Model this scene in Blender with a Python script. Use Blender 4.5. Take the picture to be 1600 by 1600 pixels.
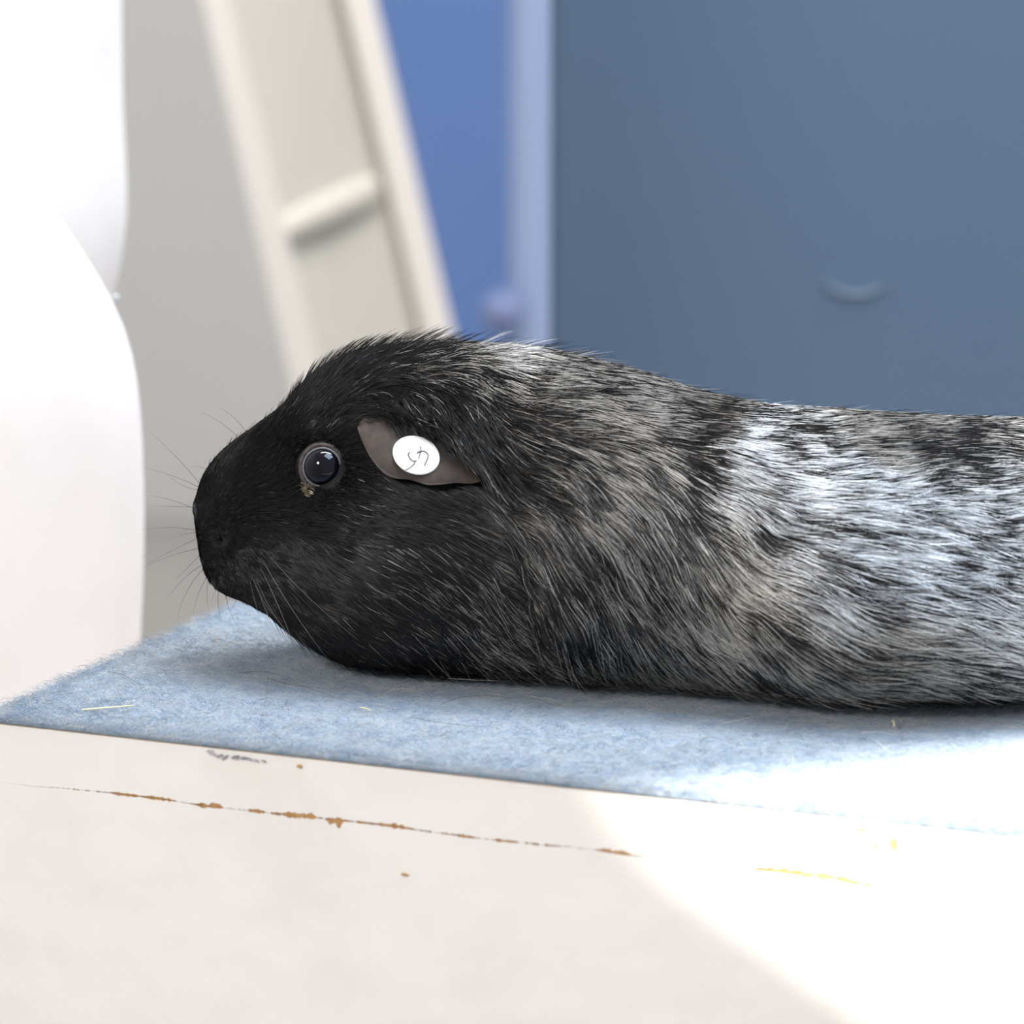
import bpy, math
import numpy as np
from mathutils import Vector, Matrix
from mathutils.kdtree import KDTree

for o in list(bpy.data.objects):
    bpy.data.objects.remove(o)
scene = bpy.context.scene
COL = scene.collection
rng = np.random.default_rng(7)

# ------------------------------------------------------------------ camera
D = 1.2                      # metres from lens to the animal
K = 0.15e-3 / D              # one photo pixel as a slope (frame is 1600 px)
EL = math.radians(11.8)      # the camera looks down by this much
CEN = np.array([0, 0, .0315 / math.cos(EL)])
FWD = np.array([0, math.cos(EL), -math.sin(EL)])
UPV = np.array([0, math.sin(EL), math.cos(EL)])
CAM = CEN - D * FWD
cd = bpy.data.cameras.new('camera')
cam = bpy.data.objects.new('camera', cd)
COL.objects.link(cam)
cam.location = CAM
cam.rotation_euler = (math.pi / 2 - EL, 0, 0)
cd.sensor_width = 36
cd.lens = 36 / (1600 * K)
cd.clip_start = .05
cd.dof.use_dof = True
cd.dof.focus_distance = D - .03
cd.dof.aperture_fstop = 16.5
scene.camera = cam

def ray(px, py):
    return FWD + (px - 800) * K * np.array([1, 0, 0]) + (800 - py) * K * UPV
def on_z(px, py, z):
    v = ray(px, py); return CAM + (z - CAM[2]) / v[2] * v
def on_y(px, py, y):
    v = ray(px, py); return CAM + (y - CAM[1]) / v[1] * v
def proj(P):
    q = np.asarray(P) - CAM
    d = q @ FWD
    return 800 + q[..., 0] / d / K, 800 - (q @ UPV) / d / K

# ------------------------------------------------------------------ world, sun, lights, exposure
_a, _b = on_z(965, 1236, 0), on_z(1440, 1184, 0)       # the window jamb's shadow runs along the mat through these
SUN_H = (_a - _b)[:2]; SUN_H /= np.linalg.norm(SUN_H)
SUN_EL = math.radians(35)
SUN = np.array([SUN_H[0] * math.cos(SUN_EL), SUN_H[1] * math.cos(SUN_EL), math.sin(SUN_EL)])
w = bpy.data.worlds.new('world'); scene.world = w; w.use_nodes = True
w.node_tree.nodes['Background'].inputs[0].default_value = (.90, .94, 1.0, 1)
w.node_tree.nodes['Background'].inputs[1].default_value = .52
sd = bpy.data.lights.new('sun', 'SUN'); sd.energy = 16; sd.angle = math.radians(1.2); sd.color = (1, .97, .92)
so = bpy.data.objects.new('sun', sd); COL.objects.link(so)
so.rotation_euler = Vector(SUN).to_track_quat('Z', 'Y').to_euler()
def area(name, loc, target, sx, sy, power, color):
    l = bpy.data.lights.new(name, 'AREA'); l.shape = 'RECTANGLE'; l.size = sx; l.size_y = sy
    l.energy = power; l.color = color
    o = bpy.data.objects.new(name, l); COL.objects.link(o); o.location = loc
    o.rotation_euler = (Vector(loc) - Vector(target)).to_track_quat('Z', 'Y').to_euler()
    return o
area('sheen_light', (.44, -.22, 1.35), (.03, 0, .04), .75, .75, 21, (.66, .82, 1))             # unseen light added above right to raise the fur sheen
area('side_daylight', (-1.02, -1.3, 1.0), (0, 0, .02), .35, .6, 23, (1, .94, .88))          # window left of the camera
area('background_fill', (.3, .45, 2.1), (.1, 2.6, .1), 1.6, .5, 75, (1, .98, .95))                # unseen fill added to brighten the dim background
scene.view_settings.view_transform = 'Standard'
scene.view_settings.look = 'None'
scene.view_settings.exposure = 0.30
scene.view_settings.gamma = 1
scene.view_settings.use_curve_mapping = False
scene.cycles.use_denoising = True
scene.cycles.max_bounces = 10
scene.cycles.transparent_max_bounces = 8

# ------------------------------------------------------------------ helpers
def tag(o, label=None, cat=None, group=None, kind=None):
    if label: o['label'] = label
    if cat: o['category'] = cat
    if group: o['group'] = group
    if kind: o['kind'] = kind
    return o
def mesh_obj(name, verts, faces, mat=None, parent=None, smooth=True):
    me = bpy.data.meshes.new(name)
    me.from_pydata([tuple(map(float, v)) for v in verts], [], [tuple(int(i) for i in f) for f in faces])
    me.update()
    if smooth:
        me.polygons.foreach_set('use_smooth', [True] * len(me.polygons))
    o = bpy.data.objects.new(name, me); COL.objects.link(o)
    if mat: me.materials.append(mat)
    if parent: o.parent = parent
    return o
def empty(name, loc=(0, 0, 0)):
    o = bpy.data.objects.new(name, None); COL.objects.link(o); o.location = loc; o.empty_display_size = .02
    return o
def adopt(child, parent):
    child.parent = parent
    child.matrix_parent_inverse = Matrix.Translation(parent.location).inverted()
    return child
def box(name, x0, x1, y0, y1, z0, z1, mat, parent=None, bevel=0):
    v = [(x, y, z) for z in (z0, z1) for x, y in ((x0, y0), (x1, y0), (x1, y1), (x0, y1))]
    f = [(3, 2, 1, 0), (4, 5, 6, 7), (0, 1, 5, 4), (1, 2, 6, 5), (2, 3, 7, 6), (3, 0, 4, 7)]
    o = mesh_obj(name, v, f, mat, parent, False)
    if bevel:
        b = o.modifiers.new('bevel', 'BEVEL'); b.width = bevel; b.segments = 3
    return o
def prism(name, pts, dirv, mat, parent=None, bevel=0):
    """polygon pts (3D) extruded by dirv"""
    n = len(pts); P = [np.array(p, float) for p in pts]; d = np.array(dirv, float)
    v = P + [p + d for p in P]
    f = [tuple(range(n))[::-1], tuple(range(n, 2 * n))] + [(i, (i + 1) % n, n + (i + 1) % n, n + i) for i in range(n)]
    o = mesh_obj(name, v, f, mat, parent, False)
    if bevel:
        b = o.modifiers.new('bevel', 'BEVEL'); b.width = bevel; b.segments = 2
    return o
def mat(name, color, rough=.6, spec=.3, noise=None, bump=None, coat=0, sheen=0):
    """noise=(scale, color2, lo, hi) mottling; bump=(scale, strength, distance)"""
    m = bpy.data.materials.new(name); m.use_nodes = True
    N, L = m.node_tree.nodes, m.node_tree.links
    b = N['Principled BSDF']
    b.inputs['Base Color'].default_value = (*color, 1)
    b.inputs['Roughness'].default_value = rough
    b.inputs['Specular IOR Level'].default_value = spec
    b.inputs['Coat Weight'].default_value = coat
    b.inputs['Sheen Weight'].default_value = sheen
    tc = N.new('ShaderNodeTexCoord')
    if noise:
        n = N.new('ShaderNodeTexNoise'); n.inputs['Scale'].default_value = noise[0]; n.inputs['Detail'].default_value = 6
        r = N.new('ShaderNodeValToRGB')
        r.color_ramp.elements[0].position = noise[2]; r.color_ramp.elements[1].position = noise[3]
        r.color_ramp.elements[0].color = (*color, 1); r.color_ramp.elements[1].color = (*noise[1], 1)
        L.new(tc.outputs['Object'], n.inputs['Vector']); L.new(n.outputs['Fac'], r.inputs['Fac'])
        L.new(r.outputs['Color'], b.inputs['Base Color'])
    if bump:
        n = N.new('ShaderNodeTexNoise'); n.inputs['Scale'].default_value = bump[0]; n.inputs['Detail'].default_value = 5
        bp = N.new('ShaderNodeBump'); bp.inputs['Strength'].default_value = bump[1]; bp.inputs['Distance'].default_value = bump[2]
        L.new(tc.outputs['Object'], n.inputs['Vector']); L.new(n.outputs['Fac'], bp.inputs['Height'])
        L.new(bp.outputs['Normal'], b.inputs['Normal'])
    return m
def hair_mat(name, rough=.3, attr='hair_color', radial=.4, gloss=.10):
    m = bpy.data.materials.new(name); m.use_nodes = True
    N, L = m.node_tree.nodes, m.node_tree.links
    N.remove(N['Principled BSDF'])
    a = N.new('ShaderNodeAttribute'); a.attribute_name = attr
    df = N.new('ShaderNodeBsdfDiffuse'); h = N.new('ShaderNodeBsdfHair'); h.component = 'Reflection'
    h.inputs['RoughnessU'].default_value = rough; h.inputs['RoughnessV'].default_value = radial
    h.inputs['Offset'].default_value = math.radians(-3)
    mx = N.new('ShaderNodeMixRGB'); mx.inputs['Fac'].default_value = .72      # shine: mostly neutral, a little of the hair's own tone
    mx.inputs['Color2'].default_value = (gloss, gloss, gloss, 1)
    ad = N.new('ShaderNodeAddShader')
    L.new(a.outputs['Color'], df.inputs['Color']); L.new(a.outputs['Color'], mx.inputs['Color1'])
    L.new(mx.outputs['Color'], h.inputs['Color'])
    L.new(df.outputs[0], ad.inputs[0]); L.new(h.outputs[0], ad.inputs[1])
    L.new(ad.outputs[0], N['Material Output'].inputs['Surface'])
    return m
def vnoise(x, y, seed=0):
    """smooth 2-D value noise in 0..1"""
    r = np.random.default_rng(seed).random((256, 256))
    xi = np.floor(x).astype(int); yi = np.floor(y).astype(int)
    fx = x - xi; fy = y - yi
    fx = fx * fx * (3 - 2 * fx); fy = fy * fy * (3 - 2 * fy)
    a = r[xi % 256, yi % 256]; b = r[(xi + 1) % 256, yi % 256]
    c = r[xi % 256, (yi + 1) % 256]; d = r[(xi + 1) % 256, (yi + 1) % 256]
    return (a * (1 - fx) + b * fx) * (1 - fy) + (c * (1 - fx) + d * fx) * fy
def hair_obj(name, P, R, C, material, parent=None):
    """P (n,k,3) points, R (n,k) radii, C (n,3) colours"""
    n, k = P.shape[:2]
    hc = bpy.data.hair_curves.new(name)
    hc.add_curves([k] * n)
    hc.attributes['position'].data.foreach_set('vector', P.astype(np.float32).ravel())
    ra = hc.attributes.get('radius') or hc.attributes.new('radius', 'FLOAT', 'POINT')
    ra.data.foreach_set('value', R.astype(np.float32).ravel())
    ca = hc.attributes.new('hair_color', 'FLOAT_COLOR', 'CURVE')
    ca.data.foreach_set('color', np.hstack([C, np.ones((n, 1))]).astype(np.float32).ravel())
    hc.materials.append(material)
    o = bpy.data.objects.new(name, hc); COL.objects.link(o)
    if parent: o.parent = parent
    return o
def tube(name, pts, r0, r1, material, parent=None, sides=5):
    pts = np.array(pts, float); n = len(pts); V = []; F = []
    for i, p in enumerate(pts):
        t = pts[min(i + 1, n - 1)] - pts[max(i - 1, 0)]; t /= np.linalg.norm(t)
        a = np.cross(t, (0.3, 1, .2)); a /= np.linalg.norm(a); b = np.cross(t, a)
        r = r0 + (r1 - r0) * i / (n - 1)
        for s in range(sides):
            an = 2 * math.pi * s / sides
            V.append(p + r * (math.cos(an) * a + math.sin(an) * b))
    for i in range(n - 1):
        for s in range(sides):
            F.append((i * sides + s, i * sides + (s + 1) % sides, (i + 1) * sides + (s + 1) % sides, (i + 1) * sides + s))
    F.append(tuple(range(sides))[::-1]); F.append(tuple(range((n - 1) * sides, n * sides)))
    return mesh_obj(name, V, F, material, parent)
def bez(p0, p1, p2, n):
    t = np.linspace(0, 1, n)[:, None]
    return (1 - t) ** 2 * p0 + 2 * t * (1 - t) * p1 + t * t * p2

# ------------------------------------------------------------------ setting: floor, walls
M_wall = mat('grey_wall_paint', (.56, .545, .53), .9, .1, (1.5, (.60, .585, .57), .35, .7))
M_floor = mat('floor_concrete', (.38, .37, .35), .8, .2, (3, (.44, .42, .40), .3, .7))
FLOOR = -.85
tag(box('floor', -1.6, 2.6, -2.6, 4.3, FLOOR - .1, FLOOR, M_floor), kind='structure')
tag(box('wall_back', -1.6, 2.6, 4.2, 4.3, FLOOR, 2.2, M_wall), kind='structure')

# left wall with the window that lets the sun onto the near right corner of the mat
PC = on_z(965, 1236, 0.0)                           # where the sun patch begins on the mat
wall_dir = np.array([.275, -.961, 0])
wn = np.array([-.961, -.275, 0])                    # out of the room
W0 = np.array([-1.25, 0, 0])
tt = ((W0 - PC) @ wn) / (SUN @ wn)
WC = PC + tt * SUN                                  # the window's lower far corner
def wp(s, z, o=0): return W0 + wall_dir * s + wn * o + np.array([0, 0, z])
s0 = (WC - W0) @ wall_dir; z0 = WC[2]
WT = .06
def wall_piece(name, sa, sb, za, zb):
    o = prism(name, [wp(sa, za), wp(sb, za), wp(sb, zb), wp(sa, zb)], wn * WT, M_wall)
    return tag(o, kind='structure')
S1 = s0 + .9; Z1 = z0 + .55
wall_piece('wall_left', -4.3, s0, FLOOR, 2.2)
wall_piece('wall_left.001', s0, S1, FLOOR, z0)
wall_piece('wall_left.002', s0, S1, Z1, 2.2)
wall_piece('wall_left.003', S1, S1 + .9, FLOOR, 2.2)

# ------------------------------------------------------------------ white painted table
FZ = -.0016
fA = on_z(165, 1150, FZ); fB = on_z(1415, 1291, FZ)
e1 = fB - fA; e1 /= np.linalg.norm(e1)              # along the front, to the right
e2 = np.array([-e1[1], e1[0], 0])                   # away from the camera
lA = on_z(168, 1030, 0)
KX = fA + e1 * ((lA - fA) @ e1)                     # front left corner of the top
def tp(a, b, z): return KX + e1 * a + e2 * b + np.array([0, 0, z - FZ])
def tpx(px):                                        # distance along the front edge seen at photo column px
    a = (KX[0] - CAM[0]); v = None
    A = fA; 
    lo, hi = -.3, .6
    for _ in range(50):
        m = (lo + hi) / 2
        if proj(tp(m, 0, FZ))[0] < px: lo = m
        else: hi = m
    return lo
TL, TD = .62, .42
M_paint = mat('white_gloss_paint', (.92, .87, .82), .45, .4, (22, (.87, .815, .76), .5, .75), (45, .5, .002))
M_wood = mat('bare_wood', (.60, .35, .15), .8, .1, (400, (.42, .23, .09), .4, .7))
M_scuff = mat('grey_scuff', (.22, .22, .25), .8, .1, (900, (.5, .47, .46), .4, .6))
table = tag(empty('table', tp(TL / 2, TD / 2, FLOOR)), 'white painted wooden show table with chipped paint along its front joint', 'table')
def tprism(name, a0, a1, b0, b1, z0, z1, m, bevel=0):
    o = prism(name, [tp(a0, b0, z0), tp(a1, b0, z0), tp(a1, b1, z0), tp(a0, b1, z0)], (0, 0, z1 - z0), m, bevel=bevel)
    return adopt(o, table)
JZ = -.0148                                         # joint between top board and apron
tag(tprism('top_board', 0.0004, TL, .0004, TD, -.0145, FZ, M_wood), 'bare wooden board under the white paint')
tprism('side_panel', .002, .02, .03, TD - .01, FLOOR, -.0145, M_paint)
tprism('side_panel.001', TL - .02, TL - .002, .03, TD - .01, FLOOR, -.0145, M_paint)
tprism('back_panel', .02, TL - .02, TD - .02, TD - .002, FLOOR, -.0145, M_paint)
tag(tprism('front_panel', .0008, TL - .001, .0006, .018, FLOOR, -.0145, M_wood), 'bare wooden apron under the white paint')
# paint skins with a torn edge along the joint
NC = 3000
aa = np.linspace(0, TL, NC)
gap = np.clip(vnoise(aa * 260, aa * 0, 3) - .50, 0, 1) * .0010 + np.clip(vnoise(aa * 1900, aa * 0, 4) - .40, 0, 1) * .0011
gap *= np.clip(vnoise(aa * 40, aa * 0 + 7, 5) * 2.2 - .25, 0, 1)
up = np.zeros(NC); dn = np.zeros(NC)
for px, wd, u, d in ((335, 9, .0010, .0002), (320, 14, .0003, .0003), (455, 12, .0006, .0006), (480, 10, .0008, .0004), (522, 9, .0004, .0020),
                     (513, 5, .0002, .0008), (605, 14, .0005, .0004), (622, 8, .0006, .0004), (400, 12, .0004, .0003), (960, 22, .0007, .0001), (430, 8, .0002, .0003), (570, 12, .0003, .0003),
                     (1225, 34, .0012, .0002), (1290, 40, .0009, .0007), (1340, 22, .0004, .0010), (190, 14, .0003, .0004), (245, 20, .0003, .0003)):
    c = tpx(px); s = wd * .15e-3 * 1.25
    q = np.exp(-((aa - c) / s) ** 4) * (.3 + .6 * vnoise(aa * 900, aa * 0, int(px)) + .6 * vnoise(aa * 2600, aa * 0, int(px) + 1))
    up = np.maximum(up, q * u); dn = np.maximum(dn, q * d)
wob = (vnoise(aa * 90, aa * 0, 8) - .5) * .0008
top_edge = JZ + wob + gap * .5 + up
bot_edge = JZ + wob - gap * .5 - dn
def skin(name, lo, hi, rows, thick, label):
    V = []; F = []
    for side in (0, 1):
        for r in range(rows + 1):
            f = r / rows
            for i in range(NC):
                z = lo[i] + (hi[i] - lo[i]) * f
                V.append(tp(aa[i], .0004 if side else (.0004 - thick), z))
    n1 = (rows + 1) * NC
    for r in range(rows):
        for i in range(NC - 1):
            a = r * NC + i
            F.append((a, a + 1, a + NC + 1, a + NC)); F.append((n1 + a, n1 + a + NC, n1 + a + NC + 1, n1 + a + 1))
    for i in range(NC - 1):
        F.append((i + 1, i, n1 + i, n1 + i + 1)); a = rows * NC + i; F.append((a, a + 1, n1 + a + 1, n1 + a))
    o = mesh_obj(name, V, F, M_paint, smooth=False); o.parent = table
    o.matrix_parent_inverse = Matrix.Translation(table.location).inverted()
    return tag(o, label)
skin('paint_coat', top_edge, np.full(NC, FZ - .0001), 4, .00028, 'white paint on the edge of the top board')
skin('paint_coat', np.full(NC, -.30), np.minimum(bot_edge, top_edge - .00004), 4, .0003, 'white paint on the apron')
def patch(name, px, py, rx, ry, m, seed, ang=0, n=18):
    """small irregular flake on the table front at photo pixel"""
    r = np.random.default_rng(seed)
    a = tpx(px)
    lo, hi = -.1, FZ
    for _ in range(40):
        mid = (lo + hi) / 2
        if proj(tp(a, 0, mid))[1] > py: lo = mid
        else: hi = mid
    V = []; 
    for k in range(n):
        an = 2 * math.pi * k / n; q = r.uniform(.6, 1.15)
        x = math.cos(an) * rx * q; z = math.sin(an) * ry * q
        x, z = x * math.cos(ang) - z * math.sin(ang), x * math.sin(ang) + z * math.cos(ang)
        V.append(tp(a + x * .15e-3, -.00035, lo + z * .15e-3))
    base = [v.copy() + e2 * .0006 for v in V]
    F = [tuple(range(n))] + [(i, n + i, n + (i + 1) % n, (i + 1) % n) for i in range(n)]
    o = mesh_obj(name, V + base, F, m, None, False)
    return adopt(o, table)
for k, (px, py, rx, ry, an) in enumerate(((331, 1176, 8, 3.2, -.25), (343, 1181, 6, 2, .3), (352, 1183, 7, 1.6, .7), (368, 1183, 8, 3, .2), (380, 1184, 7, 1.8, 0), (392, 1186, 6, 1.6, -.2),
                                          (401, 1188, 5, 1.5, -.3), (412, 1189, 4, 1.2, -.2))):
    tag(patch('scuff_mark', px, py, rx, ry, M_scuff, k, an), 'dark grey scuff just under the mat edge' if k == 0 else None)
for k, (px, py, rx, ry) in enumerate(((468, 1197, 4, 3), (632, 1366, 6, 2), (1345, 1296, 10, 3), (1395, 1318, 7, 9), (1368, 1320, 5, 5))):
    tag(patch('paint_chip', px, py, rx, ry, M_wood, 50 + k), 'bare wood showing in the white paint' if k == 0 else None)

# ------------------------------------------------------------------ felt mat
def felt_color(x, y):
    n1 = vnoise(x * 380, y * 300, 11); n2 = vnoise(x * 1100, y * 700, 12); n3 = vnoise(x * 110, y * 90, 13)
    n1 = np.clip((n1 - .5) * 1.5 + .5, 0, 1)
    f = (n1 * .55 + n2 * .25 + n3 * .2)[:, None]
    c = np.array([.155, .23, .325]) * (1 - f) + np.array([.47, .48, .49]) * f
    return c
m = mat('blue_wool_felt', (.22, .285, .36), .95, .1, (330, (.32, .36, .395), .35, .68), (700, .6, .0012), sheen=.2)
mat_o = prism('felt_mat', [tp(0, 0, FZ), tp(TL - .002, 0, FZ), tp(TL - .002, TD, FZ), tp(0, TD, FZ)], (0, 0, -FZ - .0003), m, bevel=.0006)
tag(mat_o, 'pale blue wool felt mat lying on the white table top', 'mat')
NFIB = 230000
a = rng.random(NFIB) ** 1.3 * (TL - .003); b = rng.random(NFIB) ** 1.5 * (TD - .001)
edge = rng.random(NFIB) < .03
b[edge] = rng.random(edge.sum()) * .003
eb = rng.random(NFIB) < .01
a[eb] = rng.random(eb.sum()) * .003
root = KX[None] + e1[None] * a[:, None] + e2[None] * b[:, None]; root[:, 2] = -.0004
Kp = 5; s = np.linspace(0, 1, Kp)
ang = rng.normal(0, 1.1, NFIB) + rng.integers(0, 2, NFIB) * math.pi
curl = rng.normal(0, 1.6, NFIB)
Lf = rng.uniform(.0012, .0034, NFIB); Hf = rng.uniform(.0002, .0011, NFIB)
th = ang[:, None] + curl[:, None] * s[None]
step = Lf[:, None] / (Kp - 1)
P = np.zeros((NFIB, Kp, 3))
P[..., 0] = root[:, 0:1] + np.cumsum(np.cos(th) * step, 1); P[..., 1] = root[:, 1:2] + np.cumsum(np.sin(th) * step, 1)
P[..., 2] = root[:, 2:3] + Hf[:, None] * np.sin(s * 2.4)[None]
R = np.full((NFIB, Kp), .000034) * np.linspace(1, .5, Kp)[None]
Cc = felt_color(root[:, 0], root[:, 1]) * rng.uniform(.8, 1.25, NFIB)[:, None]
odd = rng.random(NFIB)
Cc[odd < .035] = (.56, .47, .33); Cc[odd > .985] = (.12, .12, .14); Cc[(odd > .93) & (odd < .985)] = (.58, .58, .58)
m = hair_mat('felt_fibre', .8, radial=.9)
nt = m.node_tree; nt.nodes.clear()
out = nt.nodes.new('ShaderNodeOutputMaterial'); df = nt.nodes.new('ShaderNodeBsdfDiffuse'); at = nt.nodes.new('ShaderNodeAttribute'); at.attribute_name = 'hair_color'
nt.links.new(at.outputs['Color'], df.inputs['Color']); nt.links.new(df.outputs[0], out.inputs['Surface'])
fib = hair_obj('felt_fibres', P, R, np.clip(Cc, 0, .95), m, mat_o); fib['kind'] = 'stuff'

# ------------------------------------------------------------------ guinea pig body
X0 = 306.0
def curve(tab, soft=True):
    q = np.array([math.sqrt(max(x - X0, 0)) for x, _ in tab]); v = np.array([y for _, y in tab], float)
    qq = np.linspace(0, q[-1], 2000); vv = np.interp(qq, q, v)
    k = 45; pad0 = 2 * vv[0] - vv[1:k + 1][::-1]; pad1 = 2 * vv[-1] - vv[-k - 1:-1][::-1]
    g = np.exp(-np.linspace(-2.2, 2.2, 2 * k + 1) ** 2); g /= g.sum()
    vv = np.convolve(np.concatenate([pad0, vv, pad1]), g, 'valid')
    return lambda px: np.interp(np.sqrt(np.maximum(np.asarray(px, float) - X0, 0)), qq, vv)
TOP = curve([(306, 806), (307, 790), (311, 768), (320, 742), (335, 722), (355, 702), (390, 676), (430, 648), (455, 625), (480, 602), (520, 578), (560, 562), (620, 553), (700, 548), (760, 546),
             (810, 548), (850, 553), (900, 565), (950, 577), (1000, 589), (1050, 601), (1100, 613), (1150, 627), (1200, 637), (1250, 643), (1300, 647), (1350, 649), (1400, 651), (1460, 654),
             (1600, 660), (1750, 665), (1850, 690), (1950, 740), (2010, 800), (2050, 930)])
BOT = curve([(306, 806), (308, 824), (311, 842), (313.5, 868), (320, 892), (335, 912), (355, 928), (380, 938), (420, 957), (450, 982), (490, 1010), (540, 1034), (600, 1042), (700, 1044), (800, 1047), (900, 1053),
             (1000, 1057), (1100, 1063), (1200, 1074), (1280, 1085), (1350, 1088), (1400, 1085), (1465, 1082), (1600, 1080), (1750, 1070), (1850, 1060), (1950, 1045), (2010, 1020), (2050, 935)])
WID = curve([(306, 0), (307, 5), (311, 9), (320, 12), (340, 15), (380, 19), (430, 23), (500, 27), (560, 30), (620, 32.5), (700, 35), (800, 38), (900, 42), (1000, 44.5), (1200, 47), (1400, 49), (1600, 50),
             (1750, 48), (1850, 42), (1950, 30), (2010, 18), (2050, 1)])
NS, NR = 300, 176
tq = np.linspace(0, 1, NS)
pxs = X0 + .5 + (2049 - X0) * (tq ** 1.75)
# pack sections again near the rump
xs = np.array([on_y(p, 900, -.015)[0] for p in pxs])
th = 2 * np.pi * np.arange(NR) / NR
wid = WID(pxs) * 1e-3
bod = np.clip((pxs - 520) / 250, 0, 1)
def rings(zt, zb, yc):
    c, s_ = np.cos(th)[None], np.sin(th)[None]
    p = (1 - .16 * bod)[:, None]
    low = np.where(c < 0, p, 1.0)
    cc = np.sign(c) * np.abs(c) ** low; ss = np.sign(s_) * np.abs(s_) ** np.where(c < 0, p, .97)
    pear = 1 - (.10 * bod[:, None] + .06) * c
    S = np.zeros((NS, NR, 3))
    S[..., 0] = xs[:, None]
    S[..., 1] = yc[:, None] - wid[:, None] * ss * pear
    S[..., 2] = ((zt + zb) / 2)[:, None] + ((zt - zb) / 2)[:, None] * cc
    return S
zt = np.full(NS, .06); zb = np.zeros(NS); yc = np.zeros(NS)
ground = (pxs > 600) & (pxs < 1900)
for it in range(40):
    S = rings(zt, zb, yc)
    X, Y = proj(S)
    it_, ib_ = Y.argmin(1), Y.argmax(1)
    r = np.arange(NS)
    et = (Y[r, it_] - TOP(X[r, it_])) * .15e-3; ebm = (Y[r, ib_] - BOT(X[r, ib_])) * .15e-3
    zt += et * .7
    yc = np.where(ground, yc + ebm * 2.0, yc)
    zb = np.where(ground, .0006, zb + ebm * .7)
    gi = np.where(ground)[0]
    # smooth centre line, held straight past both ends
    sm = np.convolve(np.pad(yc[gi], 15, mode='edge'), np.ones(31) / 31, 'valid')
    if it % 5 == 4: yc[gi] = sm
    yc[:gi[0]] = yc[gi[0]]; yc[gi[-1] + 1:] = yc[gi[-1]]
    zt = np.maximum(zt, zb + .0006)
# small smoothing along the body
for arr in (zt, zb, yc):
    arr[14:-14] = np.convolve(arr, np.ones(5) / 5, 'valid')[12:-12]
for k in range(9):                                   # round off the tip of the nose
    f = math.sqrt((xs[k] - xs[0] + 1e-7) / (xs[9] - xs[0])); zm = (zt[9] + zb[9]) / 2; hh = (zt[9] - zb[9]) / 2
    zt[k] = zm + hh * f; zb[k] = zm - hh * f; wid[k] = wid[9] * f
S = rings(zt, zb, yc)
mirror = (-np.arange(NR)) % NR
near = np.arange(NR) <= NR // 2
def field_xy(S):
    X, Y = proj(S)
    Xm, Ym = X[:, mirror], Y[:, mirror]
    return np.where(near[None], X, Xm), np.where(near[None], Y, Ym)
FX, FY = field_xy(S)
def normals(S):
    di = np.gradient(S, axis=0); dj = (np.roll(S, -1, 1) - np.roll(S, 1, 1)) / 2
    n = np.cross(dj, di); n /= np.maximum(np.linalg.norm(n, axis=2, keepdims=True), 1e-12)
    cen = S.mean(1, keepdims=True)
    flip = np.sign(((S - cen) * n).sum(2).mean())
    return n * flip, di, dj
N, DI, DJ = normals(S)
disp = np.zeros((NS, NR))
for cx, cy, rx, ry, an, amp in (
        (503, 730, 30, 28, 0, -1.3), (492, 680, 46, 14, -.25, 1.0), (545, 770, 50, 22, .2, .5),      # eye socket, brow, cheek bone
        (341, 845, 6, 4.5, -.3, -2.2), (351, 853, 8, 7, 0, .6), (330, 845, 10, 16, 0, .3),            # nostril and its rim
        (372, 850, 26, 34, .2, .8), (336, 893, 22, 3, .5, -.25), (340, 912, 20, 12, .5, .5),         # muzzle, mouth
        (610, 900, 90, 70, .3, 1.6), (440, 780, 50, 50, 0, -.5),
        (640, 660, 60, 18, .3, -1.0), (775, 820, 38, 150, -.05, -.8), (835, 950, 16, 85, -.25, -2.0),  # neck and elbow creases
        (905, 950, 55, 80, .1, 1.6), (960, 800, 80, 110, .3, 1.4), (1070, 800, 35, 150, .3, -.8),
        (1100, 640, 60, 30, .1, -.4), (1280, 900, 140, 110, .3, 1.2), (1420, 1095, 60, 14, 0, -1.5)):
    dx, dy = FX - cx, FY - cy
    u = dx * math.cos(an) + dy * math.sin(an); v = -dx * math.sin(an) + dy * math.cos(an)
    disp += amp * 1e-3 * np.exp(-(u / rx) ** 2 - (v / ry) ** 2)
S = S + N * disp[..., None]
S[..., 2] = np.maximum(S[..., 2], .0005)
N, DI, DJ = normals(S)
def pick(px, py):
    """grid index of the near flank under a photo pixel"""
    X, Y = proj(S)
    d = (X - px) ** 2 + (Y - py) ** 2
    d[:, ~near] = 1e9
    return np.unravel_index(d.argmin(), d.shape)
V = S.reshape(-1, 3); F = []
for i in range(NS - 1):
    for j in range(NR):
        F.append((i * NR + j, i * NR + (j + 1) % NR, (i + 1) * NR + (j + 1) % NR, (i + 1) * NR + j))
F.append(tuple(range(NR))[::-1]); F.append(tuple(range((NS - 1) * NR, NS * NR)))
M_skin = mat('dark_skin', (.006, .0055, .0055), .75, .2, (300, (.014, .013, .012), .4, .7))
pig = tag(empty('guinea_pig', (0, 0, 0)), 'black guinea pig with silver-ticked body lying on the blue felt mat', 'guinea pig')
body = mesh_obj('body', V, F, M_skin, pig)

# ---- hair maps
def idw(tab, X, Y, power=3.0):
    acc = 0; wsum = 0
    for row in tab:
        wgt = 1 / (((X - row[0]) ** 2 + (Y - row[1]) ** 2) / 1e4 + .02) ** (power / 2)
        val = np.array(row[2:], float)
        acc = acc + wgt[..., None] * val; wsum = wsum + wgt
    return acc / wsum[..., None]
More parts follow.
